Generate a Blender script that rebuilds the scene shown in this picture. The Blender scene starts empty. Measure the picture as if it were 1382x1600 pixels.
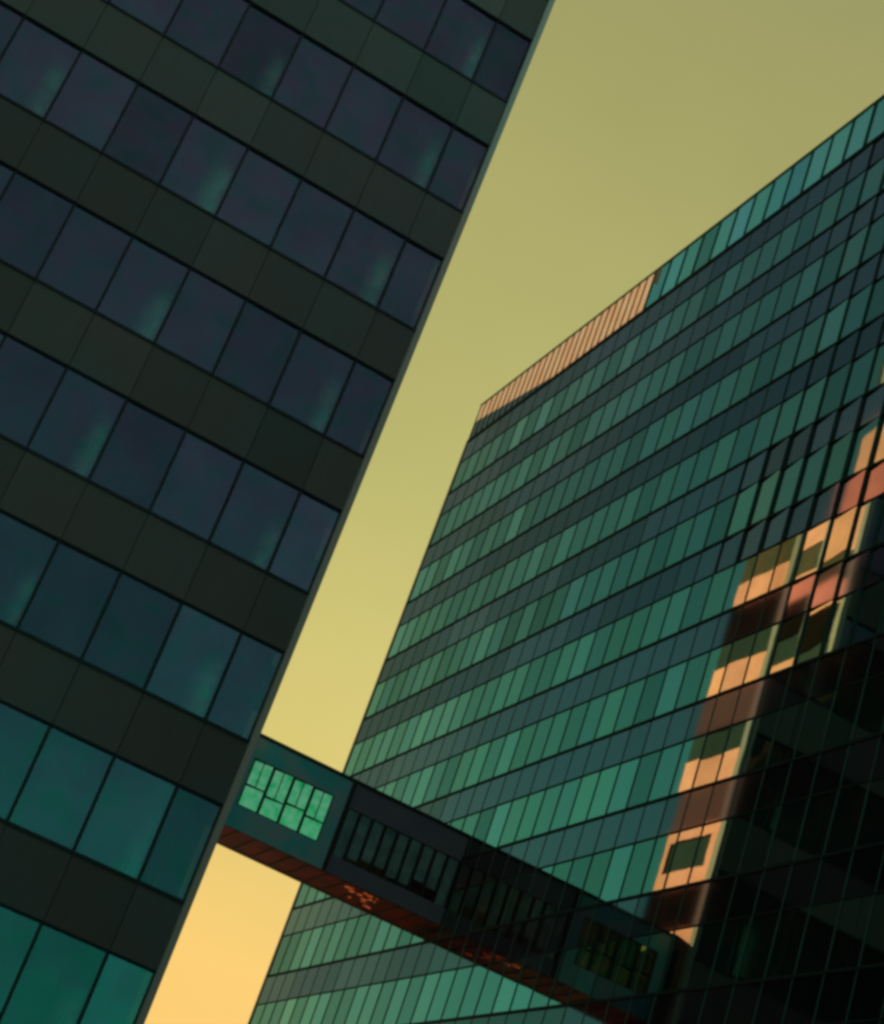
import bpy, math, random
from mathutils import Matrix, Vector
random.seed(11)
S = bpy.context.scene
COL = S.collection
R = math.radians

# ------------------------------------------------------------------ camera
CAM_Z = 1.7
RT = (0.84875502, -0.42428423, 0.31559122)      # camera right
DN = (0.45762774, 0.29034925, -0.84040119)      # camera down
FW = (0.26493729, 0.85771802, 0.44059962)       # camera forward
FPX = 2883.7                                     # focal length in pixels of a 1382 wide picture
cam = bpy.data.cameras.new('camera')
cam.sensor_fit = 'HORIZONTAL'; cam.sensor_width = 36.0
cam.lens = FPX / 1382.0 * 36.0
cam.clip_start = 0.1; cam.clip_end = 5000.0
camo = bpy.data.objects.new('camera', cam); COL.objects.link(camo)
camo.matrix_world = Matrix(((RT[0], -DN[0], -FW[0], 0), (RT[1], -DN[1], -FW[1], 0),
                            (RT[2], -DN[2], -FW[2], CAM_Z), (0, 0, 0, 1)))
S.camera = camo
S.cycles.filter_width = 3.4

def proj(p):
    v = (p[0], p[1], p[2] - CAM_Z)
    c = [sum(a * b for a, b in zip(v, ax)) for ax in (RT, DN, FW)]
    if c[2] <= 0.1: return (-9999, -9999)
    return (691 + FPX * c[0] / c[2], 800 + FPX * c[1] / c[2])
def in_frame(pts, m=0):
    q = [proj(p) for p in pts]
    return (min(a[0] for a in q) < 1382 + m and max(a[0] for a in q) > -m
            and min(a[1] for a in q) < 1600 + m and max(a[1] for a in q) > -m)

# ------------------------------------------------------------------ sky, sun, exposure
SUN_AZ, SUN_EL = 25.0, 22.0
sd = (math.sin(R(SUN_AZ)) * math.cos(R(SUN_EL)), math.cos(R(SUN_AZ)) * math.cos(R(SUN_EL)), math.sin(R(SUN_EL)))
w = bpy.data.worlds.new('World'); S.world = w; w.use_nodes = True
nt = w.node_tree; nt.nodes.clear()
def N(nt, t, **k):
    n = nt.nodes.new(t)
    for a, b in k.items(): setattr(n, a, b)
    return n
L = nt.links.new
tc = N(nt, 'ShaderNodeTexCoord')
sep = N(nt, 'ShaderNodeSeparateXYZ'); L(tc.outputs['Generated'], sep.inputs[0])
flat = N(nt, 'ShaderNodeVectorMath', operation='MULTIPLY'); flat.inputs[1].default_value = (1, 1, 0)
L(tc.outputs['Generated'], flat.inputs[0])
nrm = N(nt, 'ShaderNodeVectorMath', operation='NORMALIZE'); L(flat.outputs[0], nrm.inputs[0])
dot = N(nt, 'ShaderNodeVectorMath', operation='DOT_PRODUCT')
dot.inputs[1].default_value = (math.sin(R(SUN_AZ)), math.cos(R(SUN_AZ)), 0); L(nrm.outputs[0], dot.inputs[0])
mr = N(nt, 'ShaderNodeMapRange', interpolation_type='SMOOTHSTEP')
mr.inputs[1].default_value = 0.64; mr.inputs[2].default_value = 0.985
L(dot.outputs['Value'], mr.inputs[0])
def ramp(nt, stops):
    r = N(nt, 'ShaderNodeValToRGB'); e = r.color_ramp.elements
    while len(e) > 1: e.remove(e[-1])
    e[0].position = stops[0][0]; e[0].color = (*stops[0][1], 1)
    for p, c in stops[1:]:
        x = e.new(p); x.color = (*c, 1)
    return r
warm = ramp(nt, [(0.0, (.95, .50, .10)), (.19, (.91, .565, .122)), (.30, (.64, .53, .13)), (.45, (.445, .425, .117)),
                 (.66, (.352, .335, .112)), (1.0, (.15, .17, .13))])
cool = ramp(nt, [(0.0, (.10, .44, .30)), (.16, (.09, .42, .29)), (.30, (.08, .35, .26)), (.42, (.07, .25, .21)),
                 (.55, (.065, .18, .175)), (.75, (.06, .13, .14)), (1.0, (.06, .09, .12))])
back = ramp(nt, [(0.0, (.03, .66, .46)), (.15, (.035, .52, .37)), (.22, (.05, .34, .30)), (.30, (.07, .235, .26)),
                 (.42, (.12, .18, .245)), (.55, (.13, .165, .22)), (.75, (.11, .13, .17)), (1.0, (.08, .09, .12))])
L(sep.outputs[2], warm.inputs[0]); L(sep.outputs[2], cool.inputs[0]); L(sep.outputs[2], back.inputs[0])
sp2 = N(nt, 'ShaderNodeSeparateXYZ'); L(nrm.outputs[0], sp2.inputs[0])
mb_ = N(nt, 'ShaderNodeMapRange', interpolation_type='SMOOTHSTEP'); mb_.inputs[1].default_value = -.5; mb_.inputs[2].default_value = .5
L(sp2.outputs[1], mb_.inputs[0])
mc = N(nt, 'ShaderNodeMix', data_type='RGBA'); L(mb_.outputs[0], mc.inputs[0]); L(back.outputs[0], mc.inputs[6]); L(cool.outputs[0], mc.inputs[7])
mx = N(nt, 'ShaderNodeMix', data_type='RGBA'); L(mr.outputs[0], mx.inputs[0])
L(mc.outputs[2], mx.inputs[6]); L(warm.outputs[0], mx.inputs[7])
sky = N(nt, 'ShaderNodeTexSky', sky_type='NISHITA', sun_disc=False)
sky.sun_elevation = R(SUN_EL); sky.sun_rotation = R(SUN_AZ)
add = N(nt, 'ShaderNodeMix', data_type='RGBA', blend_type='ADD'); add.inputs[0].default_value = 0.004
L(mx.outputs[2], add.inputs[6]); L(sky.outputs[0], add.inputs[7])
hz = N(nt, 'ShaderNodeTexNoise'); hz.inputs['Scale'].default_value = 5.5; hz.inputs['Detail'].default_value = 5; L(tc.outputs['Generated'], hz.inputs['Vector'])
hm_ = N(nt, 'ShaderNodeMapRange'); hm_.inputs[1].default_value = .3; hm_.inputs[2].default_value = .7; hm_.inputs[3].default_value = .955; hm_.inputs[4].default_value = 1.045
L(hz.outputs[0], hm_.inputs[0])
sc2 = N(nt, 'ShaderNodeVectorMath', operation='SCALE'); L(add.outputs[2], sc2.inputs[0]); L(hm_.outputs[0], sc2.inputs['Scale'])
bg = N(nt, 'ShaderNodeBackground'); bg.inputs[1].default_value = 1.0; L(sc2.outputs[0], bg.inputs[0])
wo = N(nt, 'ShaderNodeOutputWorld'); L(bg.outputs[0], wo.inputs[0])

sun = bpy.data.lights.new('sun', 'SUN'); sun.energy = 4.5; sun.angle = R(0.5); sun.color = (1.0, .74, .42)
suno = bpy.data.objects.new('sun', sun); COL.objects.link(suno)
suno.rotation_euler = Vector((-sd[0], -sd[1], -sd[2])).to_track_quat('-Z', 'Y').to_euler()
suno.location = (sd[0] * 300, sd[1] * 300, sd[2] * 300)
S.view_settings.view_transform = 'Standard'; S.view_settings.look = 'None'
S.view_settings.exposure = 0.0; S.view_settings.gamma = 1.0; S.view_settings.use_curve_mapping = False

# ------------------------------------------------------------------ materials
def mat(name):
    m = bpy.data.materials.new(name); m.use_nodes = True; m.node_tree.nodes.clear()
    return m, m.node_tree
def noise_col(nt, base, var, scale, detail=4, vec=None):
    tcn = N(nt, 'ShaderNodeTexCoord')
    n = N(nt, 'ShaderNodeTexNoise'); n.inputs['Scale'].default_value = scale; n.inputs['Detail'].default_value = detail
    nt.links.new(tcn.outputs['Object'], n.inputs['Vector'])
    r = ramp(nt, [(0.3, base), (0.7, var)])
    nt.links.new(n.outputs[0], r.inputs[0])
    return r.outputs[0], n
def plain(name, base, var, scale=1.0, rough=.6, metal=0.0, spec=.5, tone=0.0, streak=0.0):
    m, t = mat(name)
    p = N(t, 'ShaderNodeBsdfPrincipled'); o = N(t, 'ShaderNodeOutputMaterial')
    c, n = noise_col(t, base, var, scale)
    if streak:
        tk = N(t, 'ShaderNodeTexCoord'); mp = N(t, 'ShaderNodeMapping'); mp.inputs['Scale'].default_value = (5, 1, .35)
        ns = N(t, 'ShaderNodeTexNoise'); ns.inputs['Scale'].default_value = 1.2; ns.inputs['Detail'].default_value = 5
        t.links.new(tk.outputs['Object'], mp.inputs[0]); t.links.new(mp.outputs[0], ns.inputs['Vector'])
        sr = ramp(t, [(.35, (1 - streak,) * 3), (.65, (1, 1, 1))]); t.links.new(ns.outputs[0], sr.inputs[0])
        sm = N(t, 'ShaderNodeMix', data_type='RGBA', blend_type='MULTIPLY'); sm.inputs[0].default_value = 1
        t.links.new(c, sm.inputs[6]); t.links.new(sr.outputs[0], sm.inputs[7]); c = sm.outputs[2]
    if tone:
        at = N(t, 'ShaderNodeAttribute', attribute_name='tone'); v = N(t, 'ShaderNodeMapRange')
        v.inputs[3].default_value = 1 - tone; v.inputs[4].default_value = 1 + tone
        h = N(t, 'ShaderNodeHueSaturation'); t.links.new(at.outputs['Fac'], v.inputs[0]); t.links.new(v.outputs[0], h.inputs['Value'])
        t.links.new(c, h.inputs['Color']); c = h.outputs[0]
    t.links.new(c, p.inputs['Base Color'])
    p.inputs['Roughness'].default_value = rough; p.inputs['Metallic'].default_value = metal
    p.inputs['Specular IOR Level'].default_value = spec
    t.links.new(p.outputs[0], o.inputs[0])
    return m
def mirror_glass(name, tint_a, tint_b, body, ior, rough, base_reflect, noise_scale=.12, bump=0.0):
    """coated facade glass: dark body with a tinted reflecting coat; 'tone' varies it from pane to pane"""
    m, t = mat(name)
    o = N(t, 'ShaderNodeOutputMaterial')
    at = N(t, 'ShaderNodeAttribute', attribute_name='tone')
    c, n = noise_col(t, tint_a, tint_b, noise_scale, 3)
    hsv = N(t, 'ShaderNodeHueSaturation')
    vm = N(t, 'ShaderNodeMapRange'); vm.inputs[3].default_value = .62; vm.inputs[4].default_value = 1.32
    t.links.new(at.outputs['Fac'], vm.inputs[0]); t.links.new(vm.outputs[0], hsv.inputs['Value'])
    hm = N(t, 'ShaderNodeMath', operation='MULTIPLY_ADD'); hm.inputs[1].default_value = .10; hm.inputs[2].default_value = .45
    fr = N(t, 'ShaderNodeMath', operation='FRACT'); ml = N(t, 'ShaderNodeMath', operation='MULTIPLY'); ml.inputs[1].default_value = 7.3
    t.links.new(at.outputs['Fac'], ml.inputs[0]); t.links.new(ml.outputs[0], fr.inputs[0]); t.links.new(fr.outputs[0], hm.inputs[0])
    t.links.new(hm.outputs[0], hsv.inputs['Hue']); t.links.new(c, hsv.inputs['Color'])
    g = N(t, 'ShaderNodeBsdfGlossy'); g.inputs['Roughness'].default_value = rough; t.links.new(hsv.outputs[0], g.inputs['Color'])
    d = N(t, 'ShaderNodeBsdfDiffuse'); d.inputs['Color'].default_value = (*body, 1)
    f = N(t, 'ShaderNodeFresnel'); f.inputs['IOR'].default_value = ior
    fm = N(t, 'ShaderNodeMapRange'); fm.inputs[3].default_value = base_reflect; fm.inputs[4].default_value = 1.0
    t.links.new(f.outputs[0], fm.inputs[0])
    if bump:
        tb = N(t, 'ShaderNodeTexCoord'); nb = N(t, 'ShaderNodeTexNoise'); nb.inputs['Scale'].default_value = .6
        bp = N(t, 'ShaderNodeBump'); bp.inputs['Strength'].default_value = bump; bp.inputs['Distance'].default_value = .02
        t.links.new(tb.outputs['Object'], nb.inputs['Vector']); t.links.new(nb.outputs[0], bp.inputs['Height'])
        t.links.new(bp.outputs[0], g.inputs['Normal'])
    s = N(t, 'ShaderNodeMixShader'); t.links.new(fm.outputs[0], s.inputs[0])
    t.links.new(d.outputs[0], s.inputs[1]); t.links.new(g.outputs[0], s.inputs[2]); t.links.new(s.outputs[0], o.inputs[0])
    return m
def clear_glass(name, trans, coat, ior, rough=.02, mottle=.0):
    """see-through tinted pane with a reflecting surface, its coating uneven"""
    m, t = mat(name)
    o = N(t, 'ShaderNodeOutputMaterial')
    at = N(t, 'ShaderNodeAttribute', attribute_name='tone')
    vm = N(t, 'ShaderNodeMapRange'); vm.inputs[3].default_value = .75; vm.inputs[4].default_value = 1.25
    t.links.new(at.outputs['Fac'], vm.inputs[0])
    c, n = noise_col(t, tuple(x * .8 for x in coat), coat, .5, 5)
    hsv = N(t, 'ShaderNodeHueSaturation'); t.links.new(c, hsv.inputs['Color']); t.links.new(vm.outputs[0], hsv.inputs['Value'])
    if mottle:
        tcn = N(t, 'ShaderNodeTexCoord'); n2 = N(t, 'ShaderNodeTexNoise'); n2.inputs['Scale'].default_value = .9; n2.inputs['Detail'].default_value = 3
        t.links.new(tcn.outputs['Object'], n2.inputs['Vector'])
        r2 = ramp(t, [(.36, (.86, .82, .92)), (.5, (.76, .92, 1.0)), (.62, (.50, 1.0, .88))]); t.links.new(n2.outputs[0], r2.inputs[0])
        mm = N(t, 'ShaderNodeMix', data_type='RGBA', blend_type='MULTIPLY'); mm.inputs[0].default_value = mottle
        t.links.new(hsv.outputs[0], mm.inputs[6]); t.links.new(r2.outputs[0], mm.inputs[7]); cc = mm.outputs[2]
    else: cc = hsv.outputs[0]
    tr = N(t, 'ShaderNodeBsdfTransparent'); tr.inputs[0].default_value = (*trans, 1)
    g = N(t, 'ShaderNodeBsdfGlossy'); g.inputs['Roughness'].default_value = rough; t.links.new(cc, g.inputs[0])
    f = N(t, 'ShaderNodeFresnel'); f.inputs['IOR'].default_value = ior
    s = N(t, 'ShaderNodeMixShader'); t.links.new(f.outputs[0], s.inputs[0])
    t.links.new(tr.outputs[0], s.inputs[1]); t.links.new(g.outputs[0], s.inputs[2]); t.links.new(s.outputs[0], o.inputs[0])
    return m
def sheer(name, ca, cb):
    """teal glint painted by opacity: dense at one edge and foot, fading upward"""
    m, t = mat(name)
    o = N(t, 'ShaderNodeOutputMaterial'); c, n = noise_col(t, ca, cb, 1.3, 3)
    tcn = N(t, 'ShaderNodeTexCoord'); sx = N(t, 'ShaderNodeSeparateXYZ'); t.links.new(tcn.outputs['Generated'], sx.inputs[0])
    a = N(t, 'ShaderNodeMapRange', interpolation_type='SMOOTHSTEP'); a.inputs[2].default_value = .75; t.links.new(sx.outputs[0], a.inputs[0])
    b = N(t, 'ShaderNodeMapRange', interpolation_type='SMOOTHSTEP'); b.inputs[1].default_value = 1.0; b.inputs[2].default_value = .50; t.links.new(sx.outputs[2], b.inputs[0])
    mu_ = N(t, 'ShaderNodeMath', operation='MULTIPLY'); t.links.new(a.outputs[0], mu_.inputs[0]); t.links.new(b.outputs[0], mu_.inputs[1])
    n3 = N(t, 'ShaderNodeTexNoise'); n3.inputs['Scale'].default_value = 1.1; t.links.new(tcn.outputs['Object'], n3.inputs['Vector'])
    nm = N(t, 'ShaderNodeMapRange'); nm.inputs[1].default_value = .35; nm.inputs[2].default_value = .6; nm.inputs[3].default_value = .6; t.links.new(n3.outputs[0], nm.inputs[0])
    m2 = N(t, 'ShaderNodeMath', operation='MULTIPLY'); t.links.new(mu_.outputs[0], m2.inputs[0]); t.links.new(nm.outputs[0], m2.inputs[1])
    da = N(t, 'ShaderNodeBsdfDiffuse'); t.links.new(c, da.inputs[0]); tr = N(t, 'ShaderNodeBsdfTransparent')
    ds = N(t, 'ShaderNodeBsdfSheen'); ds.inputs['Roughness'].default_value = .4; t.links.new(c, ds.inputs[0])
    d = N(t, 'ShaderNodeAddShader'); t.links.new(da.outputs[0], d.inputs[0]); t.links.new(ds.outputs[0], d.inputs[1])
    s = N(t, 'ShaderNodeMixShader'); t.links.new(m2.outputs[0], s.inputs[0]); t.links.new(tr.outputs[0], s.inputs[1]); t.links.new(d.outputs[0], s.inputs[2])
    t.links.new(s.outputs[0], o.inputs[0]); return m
def glow(name, ca, cb, strength, scale):
    m, t = mat(name)
    o = N(t, 'ShaderNodeOutputMaterial'); c, n = noise_col(t, ca, cb, scale, 3)
    e = N(t, 'ShaderNodeEmission'); e.inputs[1].default_value = strength
    t.links.new(c, e.inputs[0]); t.links.new(e.outputs[0], o.inputs[0]); return m
def translucent(name, ca, cb, scale):
    m, t = mat(name)
    o = N(t, 'ShaderNodeOutputMaterial'); c, n = noise_col(t, ca, cb, scale, 3)
    a = N(t, 'ShaderNodeBsdfTranslucent'); b = N(t, 'ShaderNodeBsdfDiffuse')
    t.links.new(c, a.inputs[0]); t.links.new(c, b.inputs[0])
    s = N(t, 'ShaderNodeMixShader'); s.inputs[0].default_value = .15
    t.links.new(a.outputs[0], s.inputs[1]); t.links.new(b.outputs[0], s.inputs[2]); t.links.new(s.outputs[0], o.inputs[0])
    return m

M = {}
M['spandrel'] = plain('dark_spandrel_panel', (.18, .20, .17), (.24, .185, .155), .3, .6, 0, .2, .16, .06)
M['sill'] = plain('dark_sill_metal', (.010, .014, .013), (.016, .016, .015), 1, .5)
M['frame'] = plain('dark_window_frame', (.014, .018, .017), (.03, .018, .018), .8, .5)
M['fin'] = plain('pale_corner_metal', (.74, .68, .56), (.80, .66, .50), .5, .6, .0, .2)
M['concrete'] = plain('concrete', (.28, .27, .25), (.36, .35, .32), .6, .9)
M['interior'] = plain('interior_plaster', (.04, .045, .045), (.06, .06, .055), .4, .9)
M['glint'] = sheer('teal_window_glint', (.10, .98, .84), (.75, .99, .72))
M['copper'] = plain('sunlit_bronze_cladding', (.74, .20, .085), (.92, .33, .17), .9, .6, .35)
M['end_glass'] = plain('end_wall_glass', (.02, .10, .09), (.05, .16, .12), .5, .8, 0, .1)
M['end_black'] = plain('black_end_band', (.03, .03, .025), (.06, .035, .02), .8, .95, 0, 0)
M['end_pale'] = plain('pale_green_end_glass', (.14, .22, .12), (.40, .24, .12), 1.2, .8, 0, .05)
M['end_dark'] = plain('brown_end_band', (.16, .075, .035), (.24, .12, .06), .35, .7, .2, .2)
M['roof'] = plain('roof_membrane', (.12, .12, .12), (.18, .18, .17), .5, .9)
M['left_glass'] = clear_glass('left_tower_glass', (.88, .97, .97), (1.0, 1.0, 1.0), 2.35, .02, .8)
M['right_glass'] = mirror_glass('right_tower_glass', (.62, .92, .72), (.85, .95, .82), (.014, .017, .016), 1.5, .02, .33, .05, .07)
M['right_span'] = mirror_glass('right_tower_spandrel_glass', (.62, .58, .66), (.80, .60, .60), (.014, .014, .016), 1.5, .05, .22, .05)
M['mullion'] = plain('dark_mullion', (.05, .15, .115), (.07, .16, .11), .8, .6, 0, .2)
M['ledge'] = plain('dark_floor_ledge', (.022, .045, .042), (.04, .045, .04), .5, .8, 0, .15)
M['parapet_glass'] = mirror_glass('parapet_glass', (.55, 1.0, .80), (.8, 1.0, .85), (.06, .34, .25), 1.6, .05, .75, .15)
M['screen'] = translucent('translucent_sunlight_screen', (.98, .74, .62), (.98, .84, .74), 1.2)
M['b_teal'] = plain('bridge_teal_cladding', (.05, .62, .60), (.46, .50, .50), 1.1, .5, .1)
M['b_dark'] = plain('bridge_dark_cladding', (.15, .15, .20), (.20, .17, .20), .6, .5)
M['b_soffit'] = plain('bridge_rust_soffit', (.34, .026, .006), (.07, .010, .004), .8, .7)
M['b_inner'] = plain('bridge_inner_wall', (.30, .42, .40), (.12, .15, .15), .6, .9)
M['pane_backing'] = plain('bridge_pane_backing', (.34, .46, .48), (.70, .80, .80), 2.2, .8)
M['b_edge'] = plain('bridge_edge_trim', (.02, .015, .012), (.03, .02, .015), 1, .6)
M['b_glass'] = clear_glass('bridge_glass', (.9, .97, .97), (.8, .95, 1.0), 1.9, .04)
M['lit'] = mirror_glass('bright_green_mirror', (.10, .80, .30), (1.0, 1.0, .50), (.03, .3, .15), 1.6, .03, .95, 3.6)  # tinted mirror standing in for lit panes
M['orange_patch'] = glow('emissive_orange', (.75, .15, .04), (.10, .02, .005), .6, 9)
M['brick'] = plain('brown_brick', (.20, .11, .07), (.28, .15, .10), .4, .9)
M['asphalt'] = plain('asphalt', (.045, .045, .045), (.06, .06, .058), 2, .9)
M['paving'] = plain('paving', (.22, .20, .17), (.30, .27, .23), 1.5, .85)
M['kerb'] = plain('kerb_stone', (.3, .3, .28), (.36, .35, .33), 1.5, .85)

# ------------------------------------------------------------------ mesh helpers
class MB:
    def __init__(s): s.v = []; s.f = []; s.t = []
    def quad(s, a, b, c, d, tone=None):
        n = len(s.v); s.v += [a, b, c, d]; s.f.append((n, n + 1, n + 2, n + 3)); s.t.append(.5 if tone is None else tone)
    def box(s, x0, x1, y0, y1, z0, z1, tone=None):
        n = len(s.v)
        s.v += [(x0, y0, z0), (x1, y0, z0), (x1, y1, z0), (x0, y1, z0), (x0, y0, z1), (x1, y0, z1), (x1, y1, z1), (x0, y1, z1)]
        for q in ((0, 3, 2, 1), (4, 5, 6, 7), (0, 1, 5, 4), (1, 2, 6, 5), (2, 3, 7, 6), (3, 0, 4, 7)):
            s.f.append(tuple(n + i for i in q)); s.t.append(.5 if tone is None else tone)
    def build(s, name, m, parent=None):
        me = bpy.data.meshes.new(name); me.from_pydata(s.v, [], s.f); me.update()
        a = me.attributes.new('tone', 'FLOAT', 'FACE')
        for i, x in enumerate(s.t): a.data[i].value = x
        me.materials.append(m)
        o = bpy.data.objects.new(name, me); COL.objects.link(o)
        if parent: o.parent = parent
        return o
def thing(name, label, cat, group=None):
    o = bpy.data.objects.new(name, None); COL.objects.link(o)
    o['label'] = label; o['category'] = cat
    if group: o['group'] = group
    return o
def structure(o): o['kind'] = 'structure'; return o

# ------------------------------------------------------------------ ground
g = MB(); g.quad((-900, -900, 0), (900, -900, 0), (900, 900, 0), (-900, 900, 0)); structure(g.build('ground', M['paving']))
g = MB(); g.box(-3.0, 21.0, -200, 58.0, -.1, .004); structure(g.build('road', M['asphalt']))
g = MB()
g.box(21.0, 24.3, -200, 300, -.1, .13); structure(g.build('pavement', M['kerb']))

# ------------------------------------------------------------------ LEFT TOWER  (front plane y = D1)
D1 = 60.0
PER_R = .1303
D2 = 24.4
def zl(u): return u * D1 + CAM_Z
XC = .2528 * D1; XI = .2486 * D1          # outer edge of corner fin, its inner edge
YB = 64.3                                  # back of the thin end of the slab
XL = -.42 * D1
left = thing('office_tower', 'dark slab tower at left with wide window bands and black spandrels', 'office tower')
bounds = [XI, .2200 * D1]
while bounds[-1] > XL: bounds.append(bounds[-1] - .0396 * D1)
XL = bounds[-1]
NR = 12
rows = [(zl(.0248 + .09945 * k), zl(.0248 + .09945 * k + .0585)) for k in range(NR)]
rest = MB(); restf = MB()
for k, (z0, z1) in enumerate(rows):
    zb = rows[k - 1][1] if k else 0.0
    # spandrel band under this window row
    sp = MB(); zs0 = zb; zs1 = z0
    for j in range(len(bounds) - 1):
        xa, xb = bounds[j + 1], bounds[j]
        sp.box(xa + .018, xb - .018, D1 - .02, D1 + .05, zs0 + .05, zs1 - .10, random.random())
    sp.box(XL, XI, D1 + .06, D1 + .30, zs0 + .052, zs1 - .102)
    sp.build('spandrel', M['spandrel'], left)
    si = MB(); si.box(XL, XI, D1 - .07, D1 + .32, zs1 - .098, zs1 + .0)
    si.box(XL, XI, D1 - .04, D1 + .31, zs0, zs0 + .048)
    si.build('sill', M['sill'], left)
    for j in range(len(bounds) - 1):
        xa, xb = bounds[j + 1], bounds[j]
        vis = in_frame([(xa, D1, z0), (xb, D1, z0), (xa, D1, z1), (xb, D1, z1)])
        fr = MB() if vis else restf
        for q in ((xa, xa + .055), (xb - .055, xb)): fr.box(q[0], q[1], D1 + .02, D1 + .16, z0, z1)
        fr.box(xa + .056, xb - .056, D1 + .02, D1 + .16, z0 + .001, z0 + .05); fr.box(xa + .056, xb - .056, D1 + .02, D1 + .16, z1 - .05, z1 - .001)
        pn = MB() if vis else rest
        ty = random.uniform(-.012, .012); tz = random.uniform(-.012, .012)
        tone = random.random()
        pn.quad((xa + .05, D1 + .08 - ty, z0 + .04), (xb - .05, D1 + .08 + ty, z0 + .04),
                (xb - .05, D1 + .08 + ty + tz, z1 - .04), (xa + .05, D1 + .08 - ty + tz, z1 - .04), tone)
        if vis:
            wf = fr.build('window', M['frame'], left); pn.build('pane', M['left_glass'], wf)
o = restf.build('window', M['frame'], left); o['kind'] = 'stuff'
o = rest.build('pane', M['left_glass'], left); o['kind'] = 'stuff'
topL = rows[-1][1] + 2.0
HW = zl(1.315 * .5618) + 1.5                      # the thin end wing stops here; above it the end bay is shallow
pr = MB(); pr.box(XL, XI, D1 - .02, D1 + .3, rows[-1][1], topL); pr.build('parapet', M['spandrel'], left)
# floors, rear wall
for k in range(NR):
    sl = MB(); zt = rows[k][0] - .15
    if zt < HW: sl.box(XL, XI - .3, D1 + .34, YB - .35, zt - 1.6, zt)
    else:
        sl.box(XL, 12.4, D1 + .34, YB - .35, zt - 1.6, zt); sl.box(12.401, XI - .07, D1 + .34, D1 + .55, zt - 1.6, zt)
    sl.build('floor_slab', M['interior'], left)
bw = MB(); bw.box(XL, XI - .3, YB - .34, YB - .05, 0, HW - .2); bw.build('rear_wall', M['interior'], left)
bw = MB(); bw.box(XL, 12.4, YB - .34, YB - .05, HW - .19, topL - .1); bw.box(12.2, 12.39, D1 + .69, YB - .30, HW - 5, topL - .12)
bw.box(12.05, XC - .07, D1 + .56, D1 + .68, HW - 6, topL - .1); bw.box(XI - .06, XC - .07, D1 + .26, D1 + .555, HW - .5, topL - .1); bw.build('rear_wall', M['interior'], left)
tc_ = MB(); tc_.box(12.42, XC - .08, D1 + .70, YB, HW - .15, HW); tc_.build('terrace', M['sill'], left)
# teal glints painted as fading pleated sheets, right side of every third window
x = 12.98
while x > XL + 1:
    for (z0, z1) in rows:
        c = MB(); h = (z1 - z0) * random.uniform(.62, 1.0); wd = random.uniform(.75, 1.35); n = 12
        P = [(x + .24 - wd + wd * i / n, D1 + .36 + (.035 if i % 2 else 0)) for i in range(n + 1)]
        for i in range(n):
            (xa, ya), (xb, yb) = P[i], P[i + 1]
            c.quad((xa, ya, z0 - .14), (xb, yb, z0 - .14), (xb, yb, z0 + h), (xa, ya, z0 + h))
        c.build('window_glint', M['glint'], left)
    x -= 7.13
# corner fin
fn = MB(); fn.box(XI + .004, XC, D1 - .10, D1 + .25, 0, topL + .1); fn.build('corner_trim', M['fin'], left)
# end wall (faces the gap): bronze, with dim bands and windows set to step its orange reflection
K = .5618
ys0, ys1 = D1 + .26, YB
segs = []                                   # (from, to, kind) up the end wall
for k in range(-7, 12):
    t = .664 + PER_R * k
    segs.append((t - .0543, t, 'dark' if k in (0, 3) else 'band' if k < 4 else 'plain'))
    if k in (0,): segs += [(t, t + .022, 'plain'), (t + .022, t + .062, 'win'), (t + .062, t + .076, 'plain')]
    elif k in (1, 2): segs += [(t, t + .040, 'plain'), (t + .040, t + .076, 'wide')]
    elif k == 3: segs += [(t, t + .036, 'plain'), (t + .036, t + .076, 'pale')]
    elif k < 0 and k % 2: segs += [(t, t + .05, 'win'), (t + .05, t + .076, 'plain')]
    else: segs += [(t, t + .076, 'plain')]
for (a, b, kd) in segs:
    a = zl(a * K) ; b = zl(b * K) - .006
    if b < 0 or a > HW - .2: continue
    b = min(b, HW - .16)
    e = MB()
    if kd == 'band': e.box(XI - .25, XC - .06, ys0, ys1, a, b); e.build('end_band', M['end_dark'], left)
    elif kd == 'dark': e.box(XI - .25, XC - .06, ys0, ys1, a, b); e.build('end_band', M['end_black'], left)
    elif kd in ('wide', 'pale'): e.box(XI - .2, XC - .1, ys0, ys1, a, b); e.build('end_window', M['end_pale' if kd == 'pale' else 'end_glass'], left)
    elif kd == 'plain': e.box(XI - .25, XC - .06, ys0, ys1, a, b); e.build('end_cladding', M['copper'], left)
    else:
        wa, wb = random.uniform(.2, 1.3), random.uniform(.3, 1.0)
        e.box(XI - .25, XC - .06, ys0, ys0 + wa, a, b); e.box(XI - .25, XC - .06, ys1 - wb, ys1, a, b); e.build('end_cladding', M['copper'], left)
        p = MB(); p.box(XI - .20, XC - .12, ys0 + wa + .01, ys1 - wb - .01, a, b); p.build('end_window', M['end_glass'], left)
dk = MB(); dk.box(XI - .28, XC - .14, D1 + .27, YB - .01, 0, HW - .17); dk.build('end_frame', M['frame'], left)
# deep wing of the same tower behind
wg = MB(); wg.box(XL, -4.0, YB + .01, 92, 0, topL - 3); wg.build('rear_wing', M['spandrel'], left)

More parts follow.
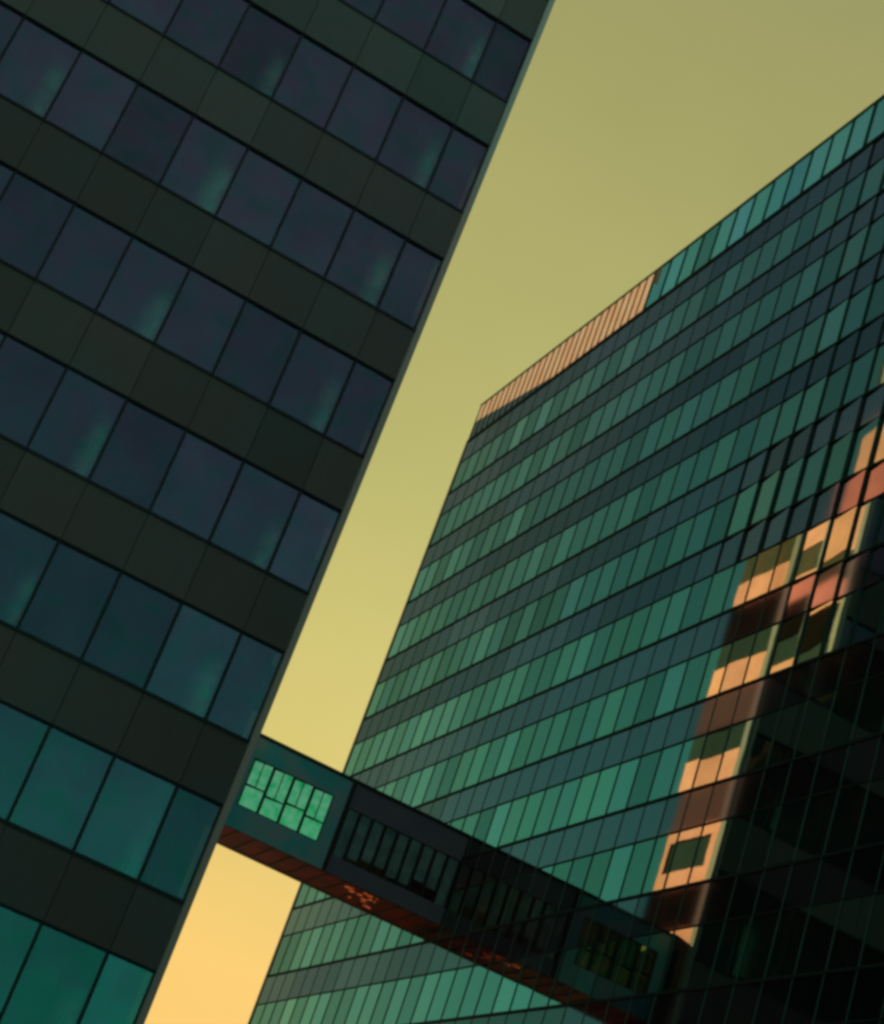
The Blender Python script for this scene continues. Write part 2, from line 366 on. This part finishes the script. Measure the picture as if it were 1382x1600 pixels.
# ------------------------------------------------------------------ RIGHT TOWER  (front plane x = D2)
def zr(u): return u * D2 + CAM_Z
right = thing('office_tower', 'green glass tower at right with mirrored facade and orange lit roof screen', 'office tower')
YF = 3.243 * D2; YN = 1.02 * D2
PER = .1303; MOD = .0522 * D2
ks = list(range(-5, 10))
tops = {k: .664 + PER * k for k in ks}            # spandrel tops = glass bottoms
ncol = int((YF - YN) / MOD)
def tilt(y, z):
    """leans chosen upper panes so the mirrored orange falls in stepped patches"""
    u = y / D2; zu = (z - CAM_Z) / D2
    if 1.12 < zu < 1.32: return 4.0 * min(1, max(0, (2.02 - u) / .1))
    if zu >= 1.32: return 2.3 * min(1, max(0, (1.98 - u) / .12))
    if .90 < zu <= 1.12 and u < 1.80: return min(3.0, (1.80 - u) / .09 * 2.3 + .3)
    return 0.0
cand = []
def pane_quad(mb, y0, y1, z0, z1, x, tone):
    yc = (y0 + y1) / 2; zc = (z0 + z1) / 2
    a = math.tan(R(tilt(yc, zc) + random.gauss(0, .08))); b = math.tan(R(random.gauss(0, .05)))
    P = []
    for (yy, zz) in ((y1, z0), (y0, z0), (y0, z1), (y1, z1)):
        P.append((x + (yy - yc) * a + (zz - zc) * b, yy, zz))
    mb.quad(*P, tone)
    st = (y1 - y0) * a / 2
    if st > .01:                                   # the stepped edge between leaning panes
        mb.quad((x - st - .003, y1 + .02, z0), (x + st, y1 + .02, z0), (x + st, y1 + .02, z1), (x - st - .003, y1 + .02, z1), tone)
restp = MB()
# storey tones: whole bands differ a little
for k in ks:
    zt = zr(tops[k]); zs = zr(tops[k] - .0543); zg = zr(tops[k] + .0760)
    band = random.uniform(-.12, .12)
    sp = MB(); t0 = random.random()
    for c in range(ncol + 1):
        y1 = YF - .12 - c * MOD; y0 = y1 - MOD
        if random.random() < .35: t0 = random.random()
        pane_quad(sp, y0 + .03, y1 - .03, zs + .03, zt - .06, D2 - .01, min(1, max(0, .5 + band + .5 * (t0 - .5))))
        if k == ks[-1]: continue
        f = (y0 + .035, y1 - .035, zt + .035, zg - .01)
        tone = min(1, max(0, .5 + band + random.gauss(0, .20)))
        q = [proj((D2, yy, zz)) for yy in f[:2] for zz in f[2:]]
        vis = in_frame([(D2, yy, zz) for yy in f[:2] for zz in f[2:]])
        area = (max(a[0] for a in q) - min(a[0] for a in q)) * (max(a[1] for a in q) - min(a[1] for a in q))
        cand.append((area if vis else -1, f, tone))
    sp.build('spandrel', M['right_span'], right)
    lg = MB(); lg.box(D2 - .05, D2 + .2, YN, YF - .1, zt - .055, zt + .03)
    lg.box(D2 - .03, D2 + .2, YN, YF - .1, zs - .012, zs + .03)
    lg.build('floor_ledge', M['ledge'], right)
cand.sort(key=lambda q: -q[0])
for i, (ar, f, tone) in enumerate(cand):
    mb = MB() if i < 100 else restp
    pane_quad(mb, *f, D2, tone)
    if i < 100: mb.build('window', M['right_glass'], right)
o = restp.build('window', M['right_glass'], right); o['kind'] = 'stuff'
zroof = zr(1.8367)
mu = MB()
for c in range(ncol + 2):
    y = YF - .12 - c * MOD
    mu.box(D2 - .022, D2 + .15, y - .026, y + .026, 0, zroof - .06)
mu.build('mullions', M['mullion'], right)
bd = MB(); bd.box(D2 + .22, D2 + 26, YN - .5, YF - .02, 0, zroof - .02); bd.build('core', M['spandrel'], right)
tr = MB(); tr.box(D2 - .06, D2 + .21, YF - .10, YF, 0, zroof); tr.build('corner_trim', M['fin'], right)
# roof screen: far third's warm light put in as salmon translucent panels, teal glass elsewhere
zp1 = zr(1.931)
cap = MB(); cap.box(D2 - .05, D2 + .25, YN, YF, zroof + .004, zroof + .13); cap.build('cornice', M['ledge'], right)
cap = MB(); cap.box(D2 - .04, D2 + .06, YN, YF, zp1, zp1 + .09); cap.build('handrail', M['mullion'], right)
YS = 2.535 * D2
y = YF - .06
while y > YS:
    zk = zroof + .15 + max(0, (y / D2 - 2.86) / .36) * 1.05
    sc_ = MB(); sc_.box(D2 + .0, D2 + .02, y - .62, y - .03, zroof + .14, zk - .004); sc_.build('shade_panel', M['right_span'], right)  # dark wedge of panels stands for the shade below the orange
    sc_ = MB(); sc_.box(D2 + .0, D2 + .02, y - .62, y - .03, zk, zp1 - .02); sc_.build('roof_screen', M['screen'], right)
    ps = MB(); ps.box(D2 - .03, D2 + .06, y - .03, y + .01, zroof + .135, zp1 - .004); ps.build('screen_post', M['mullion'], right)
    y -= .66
yy = YS
while yy > YN + 1.3:
    pg = MB(); pane_quad(pg, yy - 1.25, yy - .05, zroof + .15, zp1 - .02, D2, random.random()); pg.build('parapet_pane', M['parapet_glass'], right)
    ps = MB(); ps.box(D2 - .04, D2 + .06, yy - .05, yy + .0, zroof + .135, zp1 - .004); ps.build('screen_post', M['mullion'], right)
    yy -= 1.27
bk = MB(); bk.box(D2 + .3, D2 + .45, YN, YS - .3, zroof, zp1 - .1); bk.build('parapet_wall', M['b_teal'], right)

# ------------------------------------------------------------------ SKYBRIDGE
YA, YZ = 61.4, 64.15
def zb_(u): return u * YA + CAM_Z
bridge = thing('skybridge', 'dark enclosed footbridge joining both towers with rust brown underside', 'footbridge')
BX0, BX1 = XC - .05, D2 - .024
BT, BB = zb_(.3305), zb_(.2730)
XJ = .318 * YA
rf = MB(); rf.box(BX0, BX1, YA - .05, YZ, BT - .12, BT); rf.build('roof', M['b_edge'], bridge)
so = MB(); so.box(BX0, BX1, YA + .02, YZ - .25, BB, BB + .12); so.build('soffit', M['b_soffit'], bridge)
n = 13
for i in range(n):
    a = BX0 + .25 + i * (BX1 - BX0 - .5) / (n - 1)
    rb = MB(); rb.box(a - .03, a + .03, YA + .03, YZ - .26, BB - .045, BB - .001); rb.build('soffit_rib', M['b_edge'], bridge)
so = MB(); so.box(BX0, BX1, YZ - .249, YZ, BB - .02, BB + .4); so.build('edge_beam', M['b_edge'], bridge)
fl = MB(); fl.box(BX0, BX1, YA + .1, YZ - .1, BB + .125, BB + .45); fl.build('floor', M['interior'], bridge)
# teal clad bay beside the left tower with four mirror windows yawed to look lit
wx0, wx1 = .2555 * YA, .3085 * YA
wz0, wz1 = zb_(.2865), zb_(.3160)
tb = MB()
tb.box(BX0, XJ - .1, YA, YA + .12, wz1, BT - .121); tb.box(BX0, XJ - .1, YA, YA + .12, BB, wz0)
tb.box(BX0, wx0, YA, YA + .12, wz0, wz1); tb.box(wx1, XJ - .1, YA, YA + .12, wz0, wz1)
tb.build('wall_panel', M['b_teal'], bridge)
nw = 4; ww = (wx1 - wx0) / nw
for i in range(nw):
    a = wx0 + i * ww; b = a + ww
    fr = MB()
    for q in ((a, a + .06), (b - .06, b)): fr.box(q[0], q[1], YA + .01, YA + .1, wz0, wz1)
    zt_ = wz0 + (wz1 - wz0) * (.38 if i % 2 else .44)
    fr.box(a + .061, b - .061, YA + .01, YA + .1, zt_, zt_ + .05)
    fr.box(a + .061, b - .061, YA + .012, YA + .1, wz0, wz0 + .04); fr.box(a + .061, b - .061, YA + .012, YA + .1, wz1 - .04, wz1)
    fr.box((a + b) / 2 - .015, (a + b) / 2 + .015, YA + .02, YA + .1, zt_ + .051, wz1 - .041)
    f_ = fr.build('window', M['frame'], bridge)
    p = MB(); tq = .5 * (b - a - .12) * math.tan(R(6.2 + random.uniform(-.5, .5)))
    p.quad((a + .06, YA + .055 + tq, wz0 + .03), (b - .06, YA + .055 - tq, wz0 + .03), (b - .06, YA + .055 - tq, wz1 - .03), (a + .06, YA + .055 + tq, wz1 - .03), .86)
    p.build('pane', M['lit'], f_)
jt = MB(); jt.box(XJ - .1, XJ + .06, YA - .06, YA + .14, BB, BT - .121); jt.build('joint_post', M['b_edge'], bridge)
# dark glazed bay
gz0, gz1 = zb_(.2835), zb_(.3135)
db = MB(); db.box(XJ + .061, BX1, YA, YA + .12, gz1, BT - .122); db.box(XJ + .061, BX1, YA, YA + .12, BB, gz0)
db.build('wall_panel', M['b_dark'], bridge)
n = 9; wd = (BX1 - XJ - .061) / n
for i in range(n):
    a = XJ + .061 + i * wd; b = a + wd
    fr = MB(); fr.box(a, a + .05, YA - .01, YA + .1, gz0 + .001, gz1 - .001); fr.box(b - .05, b, YA - .01, YA + .1, gz0 + .001, gz1 - .001)
    f_ = fr.build('window', M['b_edge'], bridge)
    p = MB(); p.quad((a + .05, YA + .06, gz0), (b - .05, YA + .06, gz0), (b - .05, YA + .06, gz1), (a + .05, YA + .06, gz1), random.random())
    p.build('pane', M['b_glass'], f_)
    if True:  # pale panel added behind the glass to lighten the dark pane
        h_ = random.uniform(.72, 1.0)
        bl = MB(); bl.box(a + .03, b - .03, YA + .14, YA + .16, gz1 - (gz1 - gz0) * h_, gz1 + .05); bl.build('pane_backing', M['pane_backing'], f_)
bw = MB(); bw.box(BX0, BX1, YZ - .2, YZ - .01, BB + .401, BT - .122); bw.build('rear_wall', M['b_inner'], bridge)
# small emissive orange patches under the bridge
for i in range(14):
    lp = MB()
    a = .335 * YA + random.uniform(0, 1.5); b_ = YA + random.uniform(.3, 2.0)
    lp.box(a, a + random.uniform(.08, .35), b_, b_ + random.uniform(.06, .2), BB - .03, BB - .002)
    lp.build('soffit_patch', M['orange_patch'], bridge)

# ------------------------------------------------------------------ brown block added out of view to darken the mirrored facade
blk = thing('unseen_block', 'unseen dark brown block added to darken the reflection in the green glass tower', 'office block')
b = MB(); b.box(-62, -14.3, -90, 36, 0, 66); b.build('wall', M['brick'], blk)
wn = MB()
for k in range(19):
    for j in range(33):
        y0 = -88 + j * 3.75
        wn.box(-14.295, -14.2, y0, y0 + 2.2, 2.2 + k * 3.4, 4.1 + k * 3.4)
o = wn.build('window', M['sill'], blk); o['kind'] = 'stuff'
